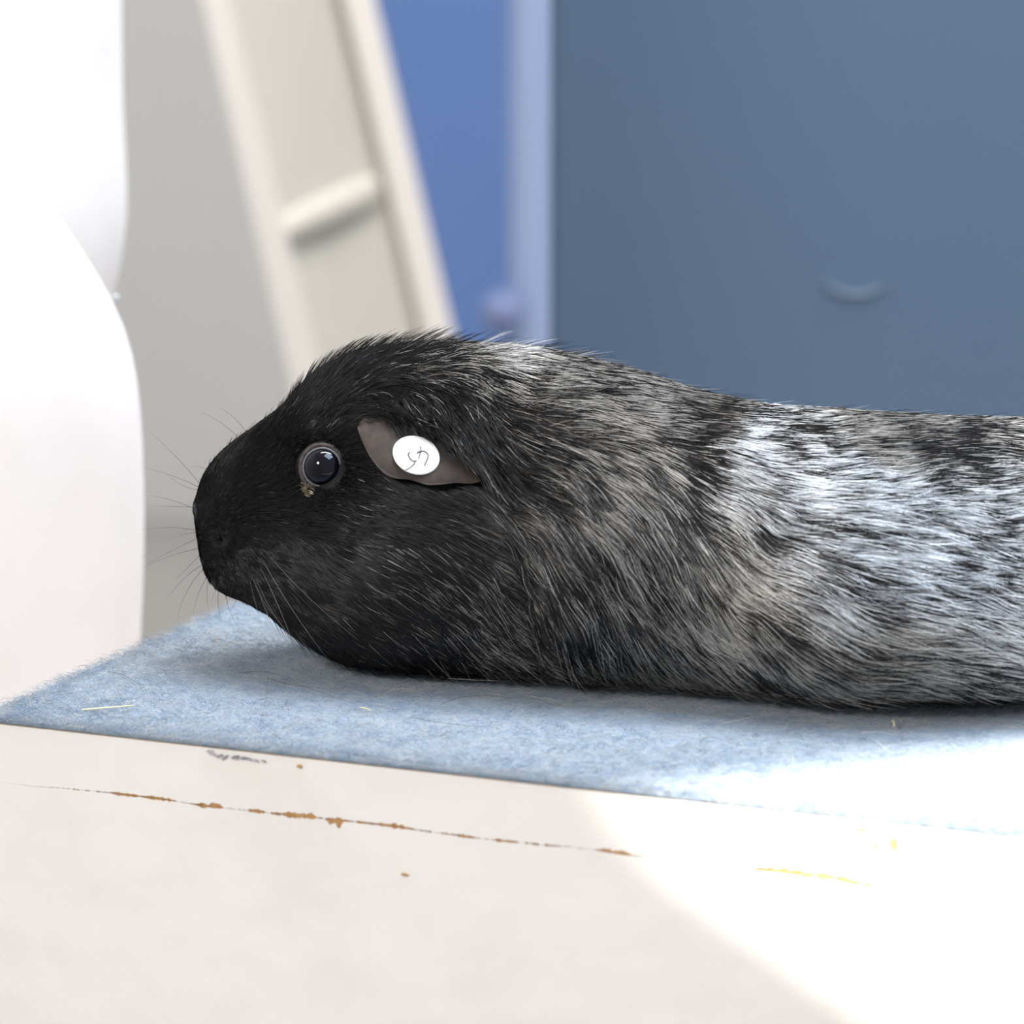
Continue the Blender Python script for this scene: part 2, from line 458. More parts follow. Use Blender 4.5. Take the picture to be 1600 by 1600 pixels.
# photo position, direction the hair lies (photo x right, y down)
FLOW = [(310, 800, .3, -1), (330, 760, .6, -.8), (380, 710, 1, -.75), (430, 670, 1, -.7), (480, 620, 1, -.85), (520, 600, 1, -.8), (450, 720, 1, -.5), (420, 780, 1, -.2), (350, 830, 1, .0),
        (340, 890, .8, .6), (380, 900, 1, .7), (420, 850, 1, .35), (480, 800, 1, .1), (560, 780, 1, .12), (480, 880, 1, .55), (560, 900, 1, .55), (640, 880, 1, .55), (700, 920, 1, .6),
        (640, 820, 1, .3), (700, 780, 1, .15), (520, 980, 1, .55), (600, 1010, 1, .45), (450, 950, 1, .7), (700, 1020, .8, .7), (540, 650, 1, -.5), (560, 600, 1, -.55), (585, 645, .8, .2), (610, 645, .7, .6), (640, 645, .6, .8), (670, 655, .55, .85), (700, 670, .5, .9), (735, 695, .5, .9),
        (620, 600, 1, -.15), (660, 580, 1, -.1), (700, 560, 1, -.15), (760, 560, 1, 0), (700, 640, .65, .8), (740, 660, .55, .85), (700, 610, 1, .3), (760, 620, .9, .5),
        (780, 700, .8, .7), (820, 650, 1, .15), (850, 600, 1, .05), (950, 600, 1, .15), (1050, 630, 1, .2), (900, 680, 1, .3), (1000, 700, 1, .5), (850, 740, 1, .6), (950, 780, .8, .75),
        (780, 800, 1, .7), (800, 900, .7, .6), (760, 960, .6, .7), (880, 900, .6, .9), (960, 900, .55, 1), (900, 1000, .5, 1), (1000, 1000, .5, 1), (860, 1040, .9, .35), (800, 1020, .8, .5),
        (1060, 800, .7, .9), (1080, 900, .65, .9), (1060, 740, .9, .6), (1100, 1000, .8, .8), (1120, 680, 1, .1), (1150, 750, 1, .4), (1180, 830, .8, .75), (1250, 760, 1, .05), (1330, 740, 1, -.06),
        (1300, 800, 1, .12), (1250, 870, 1, .45), (1300, 950, 1, .5), (1400, 900, 1, .25), (1420, 800, 1, .12), (1430, 720, 1, .05), (1200, 660, 1, .05), (1300, 680, 1, -.1), (1400, 670, 1, 0),
        (1200, 1000, .9, .6), (1300, 1050, 1, .3), (1400, 1060, 1, .0), (1400, 1000, 1, .2), (1600, 800, 1, .1), (1600, 1000, 1, .2), (1800, 900, 1, .2), (2000, 900, 1, .2)]
fl = idw(FLOW, FX, FY)
dirx = fl[..., 0]; diry = fl[..., 1]
wander = (vnoise(FX / 30, FY / 30, 21) - .5) * .28 + (vnoise(FX / 85, FY / 85, 22) - .5) * .3
ca, sa = np.cos(wander), np.sin(wander)
dirx, diry = dirx * ca - diry * sa, dirx * sa + diry * ca
nrm = np.hypot(dirx, diry) + 1e-9; dirx /= nrm; diry /= nrm
LI = np.linalg.norm(DI, axis=2); LJ = np.linalg.norm(DJ, axis=2)
TI = DI / np.maximum(LI, 1e-9)[..., None]; TJ = DJ / np.maximum(LJ, 1e-9)[..., None]
# near side tangents seen in the photo; the far side mirrors them
Pix = TI[..., 0]; Piy = -(TI @ UPV); Pjx = TJ[..., 0]; Pjy = -(TJ @ UPV)
def mirrored(A, sgn=1): return np.where(near[None], A, sgn * A[:, mirror])
Pix, Piy = mirrored(Pix), mirrored(Piy); Pjx, Pjy = mirrored(Pjx), mirrored(Pjy)
lam = .12
a11 = Pix ** 2 + Piy ** 2 + lam; a22 = Pjx ** 2 + Pjy ** 2 + lam; a12 = Pix * Pjx + Piy * Pjy
b1 = Pix * dirx + Piy * diry; b2 = Pjx * dirx + Pjy * diry
det = a11 * a22 - a12 ** 2
A_ = (a22 * b1 - a12 * b2) / det; B_ = (a11 * b2 - a12 * b1) / det
ln = np.hypot(A_, B_) + 1e-9; A_ /= ln; B_ /= ln
B_ = np.where(near[None], B_, -B_)
# share of pale hairs; on the flank it also paints in some sheen
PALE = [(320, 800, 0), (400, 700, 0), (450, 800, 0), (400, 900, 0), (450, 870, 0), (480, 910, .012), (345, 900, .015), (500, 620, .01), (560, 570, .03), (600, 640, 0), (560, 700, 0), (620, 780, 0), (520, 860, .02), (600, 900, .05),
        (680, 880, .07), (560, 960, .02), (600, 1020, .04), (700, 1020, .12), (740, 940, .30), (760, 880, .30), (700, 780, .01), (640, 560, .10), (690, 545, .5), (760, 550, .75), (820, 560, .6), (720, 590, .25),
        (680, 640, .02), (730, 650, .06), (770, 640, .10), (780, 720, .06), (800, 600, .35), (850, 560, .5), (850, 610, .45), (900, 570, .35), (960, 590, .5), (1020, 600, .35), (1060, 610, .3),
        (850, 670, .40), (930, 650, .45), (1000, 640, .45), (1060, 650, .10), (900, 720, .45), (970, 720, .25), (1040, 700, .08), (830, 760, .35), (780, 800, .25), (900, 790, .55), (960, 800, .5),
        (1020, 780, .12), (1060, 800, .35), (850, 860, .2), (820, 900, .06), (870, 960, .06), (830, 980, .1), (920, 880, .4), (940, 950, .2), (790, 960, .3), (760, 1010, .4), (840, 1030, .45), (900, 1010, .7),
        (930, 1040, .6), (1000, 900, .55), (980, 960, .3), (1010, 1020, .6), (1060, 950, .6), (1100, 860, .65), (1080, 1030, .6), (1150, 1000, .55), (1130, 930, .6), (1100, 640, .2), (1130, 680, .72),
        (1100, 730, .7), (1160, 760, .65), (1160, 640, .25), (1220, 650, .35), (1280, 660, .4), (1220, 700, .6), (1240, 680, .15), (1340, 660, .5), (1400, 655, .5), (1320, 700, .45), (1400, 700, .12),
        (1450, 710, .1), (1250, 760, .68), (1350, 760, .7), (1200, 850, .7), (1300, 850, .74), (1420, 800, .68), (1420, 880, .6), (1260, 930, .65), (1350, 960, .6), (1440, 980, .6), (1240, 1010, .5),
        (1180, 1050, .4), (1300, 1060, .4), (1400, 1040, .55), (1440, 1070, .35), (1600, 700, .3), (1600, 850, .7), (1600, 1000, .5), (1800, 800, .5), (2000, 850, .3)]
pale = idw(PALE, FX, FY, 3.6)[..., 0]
# fur length (mm), fur depth (mm)
LEN = [(310, 800, 1.6), (340, 850, .7), (330, 870, 1.0), (350, 920, 2.0), (400, 720, 3), (450, 820, 4.5), (430, 660, 3.5), (480, 610, 8), (540, 580, 9), (500, 680, 4), (500, 780, 4), (540, 740, 4), (560, 700, 4), (620, 600, 11), (700, 560, 12),
       (600, 640, 7), (640, 650, 7), (680, 662, 8), (700, 640, 12), (760, 640, 13), (560, 870, 9), (480, 900, 6), (480, 950, 7), (650, 950, 10), (650, 800, 8), (800, 800, 14), (1000, 800, 15), (1000, 600, 11), (1300, 650, 10), (1300, 800, 15), (1300, 1000, 16), (900, 1000, 15), (1700, 850, 14)]
DEP = [(310, 800, .35), (340, 860, .3), (350, 920, .5), (400, 720, .6), (450, 800, .8), (430, 660, .7), (480, 610, 2.2), (540, 580, 2.6), (500, 680, .9), (500, 780, .8), (560, 700, .8), (620, 600, 2.6), (700, 560, 1.8), (760, 550, 1.6), (820, 555, 1.6), (600, 645, 3.2), (640, 645, 4.2), (680, 655, 4.6), (720, 680, 4.8), (750, 705, 4.6),
       (700, 620, 3.6), (780, 640, 3.0), (560, 870, 1.3), (480, 950, 1.1), (650, 950, 1.6), (650, 800, 1.4), (800, 800, 2.4), (1000, 800, 2.6), (900, 565, 1.6), (1000, 600, 1.1), (1150, 630, 1.0), (1300, 650, 1.0), (1450, 655, 1.0), (1300, 800, 2.4), (1300, 1000, 2.4), (900, 1000, 2.2), (1700, 850, 2.3)]
LENM = idw(LEN, FX, FY)[..., 0] * 1e-3; DEPM = idw(DEP, FX, FY)[..., 0] * 1e-3

def samp(G, fi, fj):
    fi = np.clip(fi, 0, NS - 1.001); i0 = fi.astype(int); ti = fi - i0
    j0 = np.floor(fj).astype(int); tj = fj - j0; j1 = (j0 + 1) % NR; j0 = j0 % NR
    if G.ndim == 3: ti = ti[:, None]; tj = tj[:, None]
    return (G[i0, j0] * (1 - tj) + G[i0, j1] * tj) * (1 - ti) + (G[i0 + 1, j0] * (1 - tj) + G[i0 + 1, j1] * tj) * ti

# ear outline in the photo
EAR_UP = np.array([(558, 668), (566, 652), (590, 654), (625, 662), (662, 676), (698, 694), (728, 716), (747, 737), (752, 750)], float)
EAR_LO = np.array([(558, 668), (566, 690), (577, 712), (590, 730), (603, 742), (618, 748), (640, 749), (653, 753), (667, 758), (690, 757), (712, 754), (735, 756), (752, 752)], float)
def in_poly(x, y, poly):
    inside = np.zeros(x.shape, bool); n = len(poly)
    for k in range(n):
        x1, y1 = poly[k]; x2, y2 = poly[(k + 1) % n]
        c = ((y1 > y) != (y2 > y)) & (x < (x2 - x1) * (y - y1) / (y2 - y1 + 1e-12) + x1)
        inside ^= c
    return inside
EARP = np.vstack([EAR_UP, EAR_LO[::-1]])

def grow(nh, nk, keep_prob, layer, seed, len_scale=1.0, fly=0.0):
    r = np.random.default_rng(seed)
    area = (LI * LJ)[:NS - 1]
    fx = FX[:NS - 1]
    want = 1 / (1 + (LENM[:NS - 1] / .006) ** .9) * 2.2        # short fur needs more hairs
    side = np.where(near[None], 1.0, .28) * np.ones_like(area)
    top = np.minimum(np.arange(NR), NR - np.arange(NR)) < NR * .12
    side = np.where(top[None], 1.0, side)
    side *= np.where(fx > 1640, .30, 1.0)
    und = np.minimum(np.arange(NR), NR - np.arange(NR)) > NR * .44
    side = np.where(und[None], .25, side)
    wgt = (area * want * side * keep_prob[:NS - 1]).ravel(); wgt /= wgt.sum()
    cell = r.choice(wgt.size, nh, p=wgt)
    fi = cell // NR + r.random(nh); fj = (cell % NR) + r.random(nh)
    X = samp(FX, fi, fj); Y = samp(FY, fi, fj)
    ok = ~in_poly(X, Y, EARP)
    ok &= ((X - 503) / 32) ** 2 + ((Y - 731) / 31) ** 2 > 1
    ok &= ((X - 343) / 12) ** 2 + ((Y - 847) / 8) ** 2 > 1
    fi, fj, X, Y = fi[ok], fj[ok], X[ok], Y[ok]; nh = len(fi)
    L = samp(LENM, fi, fj) * r.uniform(.65, 1.2, nh) * len_scale
    d_eye = np.hypot(X - 503, Y - 731)
    L *= np.clip((d_eye - 20) / 60, .3, 1)
    Hh = samp(DEPM, fi, fj) * (layer[0] + (layer[1] - layer[0]) * r.random(nh))
    # clumps: hairs lean to a neighbour's lead
    nc = max(nh // 26, 1); lead = r.choice(nh, nc, replace=False)
    kd = KDTree(nc)
    base = samp(S, fi, fj)
    for q, li in enumerate(lead): kd.insert(base[li], q)
    kd.balance()
    own = np.array([kd.find(p)[1] for p in base])
    cj = r.normal(0, .09, nc)[own]; cl = r.normal(0, .10, nc)[own]
    jit = cj + r.normal(0, .07, nh)
    ca, sa = np.cos(jit), np.sin(jit)
    sgn = np.where((fj % NR) <= NR / 2, 1, -1)
    P = np.zeros((nh, nk, 3)); ci, cjx = fi.copy(), fj.copy()
    ds = L / (nk - 1)
    bend = r.normal(0, .14, nh) + cl
    lift = Hh
    for k in range(nk):
        s = k / (nk - 1)
        h = lift * (1 - (1 - s) ** 1.7) - .0004 * (1 - s)
        if fly: h = h + fly * np.where(X > 880, .3, 1) * s * s * L
        p = samp(S, ci, cjx); n = samp(N, ci, cjx)
        P[:, k] = p + n * h[:, None]
        a = samp(A_, ci, cjx); b = samp(B_, ci, cjx)
        a, b = a * ca - sgn * b * sa, b * ca + sgn * a * sa
        an = bend * s * .6
        a, b = a * np.cos(an) - b * np.sin(an), b * np.cos(an) + a * np.sin(an)
        q = np.maximum(np.hypot(a, b), .2); a, b = a / q, b / q
        ci = np.clip(ci + a * ds / np.maximum(samp(LI, ci, cjx), 2e-5), 0, NS - 1.01)
        dj = b * ds / np.maximum(samp(LJ, ci, cjx), 1.5e-4)
        cjx = cjx + np.clip(dj, -6, 6)
    # draw each hair to its clump's lead
    leadP = P[lead][own]
    s = np.linspace(0, 1, nk)[None, :, None]
    off = leadP - leadP[:, :1] + P[:, :1]
    cl_amt = .35 * s ** 1.5
    tgt = P * .35 + off * .15 + leadP * .5
    far = np.linalg.norm(leadP[:, 0] - P[:, 0], axis=1) > .004
    cl_amt = np.where(far[:, None, None], 0, cl_amt)
    P = P * (1 - cl_amt) + tgt * cl_amt
    P[..., 2] = np.maximum(P[..., 2], .0004)
    return P, X, Y, own, r, nh, L

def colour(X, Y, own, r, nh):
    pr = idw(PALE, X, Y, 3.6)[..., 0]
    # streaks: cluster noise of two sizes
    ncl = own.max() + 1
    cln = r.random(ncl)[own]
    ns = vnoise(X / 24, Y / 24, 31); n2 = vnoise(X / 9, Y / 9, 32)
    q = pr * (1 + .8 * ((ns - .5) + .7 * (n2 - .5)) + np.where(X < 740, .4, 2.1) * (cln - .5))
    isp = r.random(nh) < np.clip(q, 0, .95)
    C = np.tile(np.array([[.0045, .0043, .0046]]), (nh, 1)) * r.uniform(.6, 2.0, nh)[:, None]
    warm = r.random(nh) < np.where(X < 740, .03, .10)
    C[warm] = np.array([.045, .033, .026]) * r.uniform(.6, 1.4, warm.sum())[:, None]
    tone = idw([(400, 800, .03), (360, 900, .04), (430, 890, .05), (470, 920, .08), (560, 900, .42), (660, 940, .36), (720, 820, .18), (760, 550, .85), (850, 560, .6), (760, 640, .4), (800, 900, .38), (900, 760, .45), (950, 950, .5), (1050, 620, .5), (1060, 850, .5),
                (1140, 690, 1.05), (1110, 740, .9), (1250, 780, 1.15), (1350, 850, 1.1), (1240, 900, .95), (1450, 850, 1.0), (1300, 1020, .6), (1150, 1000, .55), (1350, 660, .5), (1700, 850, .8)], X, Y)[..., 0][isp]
    sheen_tint = np.clip((tone - .75) * 4, 0, 1)[:, None]  # high flank tones and this tint paint blue-white sheen into the hair
    pc = (np.array([.66, .62, .57]) * (1 - sheen_tint) + np.array([.66, .68, .71]) * sheen_tint) * (np.where(tone < .75, tone * .85, tone) * r.uniform(.35, 1.3, isp.sum()))[:, None]
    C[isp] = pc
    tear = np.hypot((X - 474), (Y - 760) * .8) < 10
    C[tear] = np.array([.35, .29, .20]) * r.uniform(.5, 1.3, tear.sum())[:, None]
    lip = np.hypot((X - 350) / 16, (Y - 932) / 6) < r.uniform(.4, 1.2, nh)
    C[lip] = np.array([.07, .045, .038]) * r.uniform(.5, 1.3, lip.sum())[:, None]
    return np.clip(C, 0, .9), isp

M_fur = hair_mat('fur', .065, radial=.42, gloss=.032)
one = np.ones((NS, NR))
def radii(nh, nk, base, r):
    return (base * r.uniform(.7, 1.25, nh))[:, None] * np.array([.55 + .6 * math.sin(math.pi * min(1, (k / (nk - 1)) * .75 + .2)) if k < nk - 1 else .18 for k in range(nk)])[None]
# undercoat and top coat
P, X, Y, own, r, nh, L = grow(110000, 7, one, (.15, .75), 41, .8)
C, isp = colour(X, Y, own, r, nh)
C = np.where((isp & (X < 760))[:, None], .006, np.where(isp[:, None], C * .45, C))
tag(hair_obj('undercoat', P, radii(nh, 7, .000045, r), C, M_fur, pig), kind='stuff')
P, X, Y, own, r, nh, L = grow(150000, 8, one, (.6, 1.15), 42)
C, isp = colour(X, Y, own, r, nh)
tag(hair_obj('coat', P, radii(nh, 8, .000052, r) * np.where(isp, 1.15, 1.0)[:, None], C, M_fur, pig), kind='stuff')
# loose guard hairs standing off the outline
crown = np.clip(idw([(300, 800, 0), (400, 700, .1), (480, 600, 1), (600, 560, 1), (700, 550, .5), (760, 550, .3), (820, 555, .25), (900, 560, .1), (1000, 590, .04), (1100, 610, .04), (640, 640, .8), (500, 800, .02), (1200, 650, .04), (1000, 800, .2), (500, 1000, .3), (900, 1000, .4), (1300, 1000, .3), (1400, 650, .04)], FX, FY)[..., 0], 0, 1)
P, X, Y, own, r, nh, L = grow(5000, 8, crown, (1.0, 1.7), 43, 1.1, fly=.16)
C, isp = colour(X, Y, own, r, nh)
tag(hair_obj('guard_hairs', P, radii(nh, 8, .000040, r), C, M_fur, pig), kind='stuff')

# ---- eye (both sides)
M_eye = mat('dark_eye', (.002, .002, .005), .02, .3)
M_rim = mat('grey_eye_rim', (.13, .13, .14), .35, .4)
M_lid = mat('brown_eyelid', (.035, .028, .023), .6, .3, (900, (.065, .05, .042), .4, .6), (1500, .5, .0003))
def ring(name, c, n, u, v, R, rt, squash, m, seed, wob=0):
    V = []; F = []; A, B = 72, 12
    r = np.random.default_rng(seed)
    for i in range(A):
        an = 2 * math.pi * i / A
        rr = R * (1 + wob * math.sin(3 * an + seed) + wob * .5 * math.sin(7 * an))
        # corner of the eye, low and forward
        rr += R * wob * 6 * math.exp(-((an - math.radians(228)) / .16) ** 2)
        d = u * math.cos(an) + v * math.sin(an)
        for k in range(B):
            b = 2 * math.pi * k / B
            V.append(c + d * (rr + rt * math.cos(b)) + n * (rt * squash * math.sin(b)))
    for i in range(A):
        for k in range(B):
            F.append((i * B + k, ((i + 1) % A) * B + k, ((i + 1) % A) * B + (k + 1) % B, i * B + (k + 1) % B))
    return mesh_obj(name, V, F, m)
def sphere(name, c, R, m, nu=64, nv=40):
    V = [c + np.array([0, 0, R])]; F = []
    for a in range(1, nv):
        for b in range(nu):
            p, t = math.pi * a / nv, 2 * math.pi * b / nu
            V.append(c + R * np.array([math.sin(p) * math.cos(t), math.sin(p) * math.sin(t), math.cos(p)]))
    V.append(c - np.array([0, 0, R]))
    for b in range(nu):
        F.append((0, 1 + b, 1 + (b + 1) % nu)); F.append((len(V) - 1, 1 + (nv - 2) * nu + (b + 1) % nu, 1 + (nv - 2) * nu + b))
    for a in range(nv - 2):
        for b in range(nu):
            F.append((1 + a * nu + b, 1 + (a + 1) * nu + b, 1 + (a + 1) * nu + (b + 1) % nu, 1 + a * nu + (b + 1) % nu))
    return mesh_obj(name, V, F, m)
ei, ej = pick(503, 731)
es = S[ei, ej]
for sidek in (0, 1):
    n = np.array([-.16, -.95, .25]); n /= np.linalg.norm(n)
    c = es.copy()
    if sidek:
        n = n * np.array([1, -1, 1]); c = np.array([c[0], 2 * yc[ei] - c[1], c[2]])
    c = c + n * .0012
    u = np.cross(np.array([0, 0, 1.0]), n); u /= np.linalg.norm(u); v = np.cross(n, u)
    if not sidek:                                         # put the eye exactly under its photo pixel
        for _ in range(5):
            X_, Y_ = proj(c); c = c + np.array([(503 - X_) * .148e-3, 0, (Y_ - 730) * .148e-3])
        eoff = c - es
    else:
        c = np.array([es[0] + eoff[0], 2 * yc[ei] - es[1] - eoff[1], es[2] + eoff[2]])
    RB = .0049
    eb_ = sphere('eyeball', c - n * .0026, RB, M_eye); eb_.parent = pig
    if sidek == 0: tag(eb_, 'shiny dark eye facing the camera')
    rim = ring('eye_rim', c - n * .0001, n, u, v, .00430, .00027, 1.0, M_rim, 1); rim.parent = eb_
    lid = ring('eyelid', c - n * .0006, n, u, v, .00500, .00062, 1.1, M_lid, 2, .012); lid.parent = pig
    lid2 = ring('eyelid_fold', c - n * .0014, n, u, v, .00560, .0006, 1.0, M_skin, 4, .02); lid2.parent = lid

# ---- ears
M_ear = mat('brown_ear_skin', (.043, .035, .029), .75, .2, (420, (.066, .047, .039), .35, .7), (1400, .5, .0003))
def resample(poly, n):
    d = np.r_[0, np.cumsum(np.hypot(*np.diff(poly, axis=0).T))]; t = np.linspace(0, d[-1], n)
    q = np.stack([np.interp(t, d, poly[:, k]) for k in (0, 1)], 1)
    for _ in range(2): q[1:-1] = (q[:-2] + 2 * q[1:-1] + q[2:]) / 4
    return q
NU, NV = 60, 18
Uc, Lc = resample(EAR_UP, NU), resample(EAR_LO, NU)
EY0 = np.zeros((NU, NV))
for a in range(NU):
    for b in range(NV):
        g = b / (NV - 1); p = Uc[a] * (1 - g) + Lc[a] * g
        EY0[a, b] = S[pick(*p)][1]
for _ in range(12):
    q = np.pad(EY0, 1, mode='edge'); EY0 = np.minimum((q[:-2, 1:-1] + q[2:, 1:-1] + q[1:-1, :-2] + q[1:-1, 2:]) / 4, EY0 + .0001)
def ear_pt(f, g, lift=0.0):
    """f along the ear 0..1, g from attached edge 0 to free edge 1"""
    k = f * (NU - 1); k0 = int(min(k, NU - 2)); t = k - k0
    u_ = Uc[k0] * (1 - t) + Uc[k0 + 1] * t; l_ = Lc[k0] * (1 - t) + Lc[k0 + 1] * t
    p = u_ * (1 - g) + l_ * g
    h = g * (NV - 1); h0 = int(min(h, NV - 2)); v_ = h - h0
    sy = (EY0[k0, h0] * (1 - v_) + EY0[k0, h0 + 1] * v_) * (1 - t) + (EY0[k0 + 1, h0] * (1 - v_) + EY0[k0 + 1, h0 + 1] * v_) * t
    y = sy - .0007 - .0006 * g - .0026 * g ** .8 * math.sin(math.pi * min(max(f * .8 + .12, 0), 1)) - .0006 * math.sin(math.pi * f) * math.sin(math.pi * g) + .0004 * math.sin(f * 16) * g
    return on_y(p[0], p[1], y - lift)
def make_ear(far):
    V = []; F = []
    for layer in (0, 1):
        for a in range(NU):
            for b in range(NV):
                g = b / (NV - 1); f = a / (NU - 1)
                th_ = .00035 * (math.sin(math.pi * min(max(f, .02), .98)) ** .4)
                p = ear_pt(f, g, 0 if layer == 0 else -th_ * 2)
                if far:
                    p = p.copy(); p[1] = 2 * yc[ei] - p[1]
                V.append(p)
    n1 = NU * NV
    for a in range(NU - 1):
        for b in range(NV - 1):
            q = a * NV + b
            F.append((q, q + 1, q + NV + 1, q + NV)); F.append((n1 + q, n1 + q + NV, n1 + q + NV + 1, n1 + q + 1))
    for a in range(NU - 1):
        for b in (0, NV - 1):
            q = a * NV + b; F.append((q, q + NV, n1 + q + NV, n1 + q))
    for b in range(NV - 1):
        for a in (0, NU - 1):
            q = a * NV + b; F.append((q, q + 1, n1 + q + 1, n1 + q))
    return mesh_obj('ear', V, F, M_ear, pig)
tag(make_ear(0), 'bare brown drooping ear carrying the sticker')
make_ear(1)
# sticker on the ear: a thin paper oval that follows the skin
M_paper = mat('white_paper', (.93, .90, .88), .7, .2)
M_ink = mat('grey_ink', (.10, .10, .11), .6, .2)
# fit: photo pixel -> ear surface depth by nearest sample of the ear
gridF, gridG = np.meshgrid(np.linspace(.02, .98, 60), np.linspace(.02, .98, 40), indexing='ij')
EP = np.array([ear_pt(f, g) for f, g in zip(gridF.ravel(), gridG.ravel())]); EX, EY = proj(EP)
sel = (np.abs(EX - 650) < 60) & (np.abs(EY - 711) < 50)
Afit = np.stack([np.ones(sel.sum()), EX[sel] - 650, EY[sel] - 711, (EX[sel] - 650) ** 2, (EY[sel] - 711) ** 2], 1)
cf = np.linalg.lstsq(Afit, EP[sel, 1], rcond=None)[0]
def on_ear(px, py, lift):
    dx, dy = px - 650, py - 711
    y = cf @ np.array([1, dx, dy, dx * dx, dy * dy])
    return on_y(px, py, y - lift)
V = []; F = []
NA, NB = 64, 8
ta = math.radians(20)
for lay, lift in ((0, .00062), (1, .00035)):
    for b in range(NB + 1):
        for a_ in range(NA):
            q = b / NB; an = 2 * math.pi * a_ / NA
            x = math.cos(an) * 37.5 * q; y = math.sin(an) * 29.5 * q
            V.append(on_ear(650.3 + x * math.cos(ta) - y * math.sin(ta), 711.3 + x * math.sin(ta) + y * math.cos(ta), lift))
n1 = (NB + 1) * NA
for b in range(NB):
    for a_ in range(NA):
        q = b * NA + a_; q2 = b * NA + (a_ + 1) % NA
        F.append((q, q2, q2 + NA, q + NA)); F.append((n1 + q, n1 + q + NA, n1 + q2 + NA, n1 + q2))
for a_ in range(NA):
    q = NB * NA + a_; q2 = NB * NA + (a_ + 1) % NA; F.append((q, q2, n1 + q2, n1 + q))
stk = tag(mesh_obj('ear_sticker', V, F, M_paper, pig), 'round white paper sticker with a handwritten mark')
def c2(p): return (540 + p[0] / 6.667, 620 + p[1] / 6.667)
def stroke(pts, w=.00014):
    pts = np.array([c2(p) for p in pts], float)
    d = np.r_[0, np.cumsum(np.hypot(*np.diff(pts, axis=0).T))]; t = np.linspace(0, d[-1], 26)
    q = np.stack([np.interp(t, d, pts[:, k]) for k in (0, 1)], 1)
    for _ in range(3): q[1:-1] = (q[:-2] + 2 * q[1:-1] + q[2:]) / 4
    o = tube('pen_stroke', [on_ear(x, y, .00078) for x, y in q], w, w * .8, M_ink, stk, 6)
stroke([(668, 578), (652, 592), (655, 612), (670, 640), (690, 662), (712, 674), (740, 664)], .00017)
stroke([(778, 514), (784, 540), (782, 570), (772, 605), (758, 645)])
stroke([(742, 584), (775, 570), (805, 562), (838, 572), (860, 598), (862, 622), (848, 655), (832, 688), (820, 718)], .00016)
stroke([(722, 686), (705, 708), (680, 732), (650, 750), (622, 764)], .00012)

# ---- nose leather and mouth are in the body; whiskers
M_whisk = mat('black_whisker', (.02, .02, .02), .35, .5)
M_whisk2 = mat('grey_whisker', (.14, .13, .12), .3, .6)
WH = [((312, 763), (275, 710), (232, 673), 4), ((310, 762), (275, 742), (225, 731), -6), ((307, 797), (270, 778), (225, 773), -8), ((305, 803), (275, 792), (240, 790), 5),
      ((311, 830), (270, 820), (222, 828), 8), ((311, 831), (265, 835), (222, 872), -10), ((312, 856), (265, 866), (225, 886), -8), ((312, 857), (270, 860), (230, 880), 6),
      ((315, 882), (285, 900), (262, 935), -5), ((322, 900), (307, 925), (302, 960), -8), ((323, 900), (318, 930), (328, 962), 2), ((318, 895), (285, 920), (277, 968), 6),
      ((338, 922), (338, 950), (347, 970), 0), ((350, 926), (357, 960), (372, 980), -6), ((370, 932), (365, 950), (358, 958), -4), ((385, 676), (368, 648), (340, 636), 3),
      ((375, 684), (345, 655), (313, 644), -3), ((328, 738), (318, 727), (302, 729), 0), ((314, 875), (296, 884), (275, 905), 4), ((309, 783), (285, 765), (262, 742), 6),
      ((392, 895), (405, 940), (440, 975), -14), ((398, 908), (410, 950), (457, 1042), -18), ((402, 880), (440, 950), (478, 1060), -20), ((405, 870), (450, 950), (512, 1030), -18),
      ((398, 900), (425, 970), (470, 1010), -16), ((388, 905), (396, 935), (412, 985), -12), ((378, 915), (385, 935), (390, 950), -9), ((365, 905), (362, 930), (352, 948), -8),
      ((410, 860), (470, 930), (560, 1000), -18), ((350, 900), (340, 915), (330, 940), -6)]
for k, (a0, c0, t0, off) in enumerate(WH):
    i, j = pick(*a0); p0 = S[i, j] - N[i, j] * .0004
    if off > 0 and a0[0] < 330: p0 = np.array([p0[0], 2 * yc[i] - p0[1], p0[2]])
    y0_ = p0[1]
    p1 = on_y(*c0, y0_ + off * .5e-3); p2 = on_y(*t0, y0_ + off * 1e-3)
    if p2[2] < .0006: p2 = on_z(*t0, .0006)
    tube('whisker', bez(p0, p1, p2, 12), .000055, .000014, M_whisk if off > -10 else M_whisk2, pig, 5)

# ------------------------------------------------------------------ shed hairs and a straw on the mat
M_straw = mat('straw', (.75, .68, .40), .6, .3)
M_dark_hair = mat('dark_loose_hair', (.05, .045, .04), .5, .4)
M_pale_hair = mat('pale_loose_hair', (.60, .58, .53), .4, .5)
def lay(px, py): return on_z(px, py, .0012)
q = tube('straw', bez(lay(128, 1109), lay(170, 1106), lay(210, 1102), 8), .00022, .00012, M_straw)
tag(q, 'short yellow straw lying near the left end of the blue mat', 'straw')
q = tube('straw', bez(lay(562, 1105), lay(570, 1106), lay(580, 1110), 6), .00016, .0001, M_straw)
tag(q, 'tiny pale straw chip near the middle of the front mat edge', 'straw')
q = tube('straw', bez(lay(1395, 1126), lay(1398, 1130), lay(1397, 1134), 6), .0003, .0002, M_straw)
tag(q, 'tiny orange wood crumb on the mat right of the animal', 'straw')
DK = [((373, 1052), (420, 1050), (470, 1068)), ((419, 1053), (418, 1100), (405, 1135)), ((440, 1060), (500, 1090), (560, 1102)), ((690, 1100), (740, 1086), (800, 1092)), ((420, 1060), (470, 1085), (520, 1075)),
      ((1228, 1116), (1240, 1108), (1250, 1099)), ((1095, 1158), (1110, 1154), (1130, 1158)), ((1036, 1118), (1036, 1128), (1046, 1133)), ((168, 1050), (190, 1056), (220, 1072)), ((640, 1120), (690, 1140), (760, 1136))]
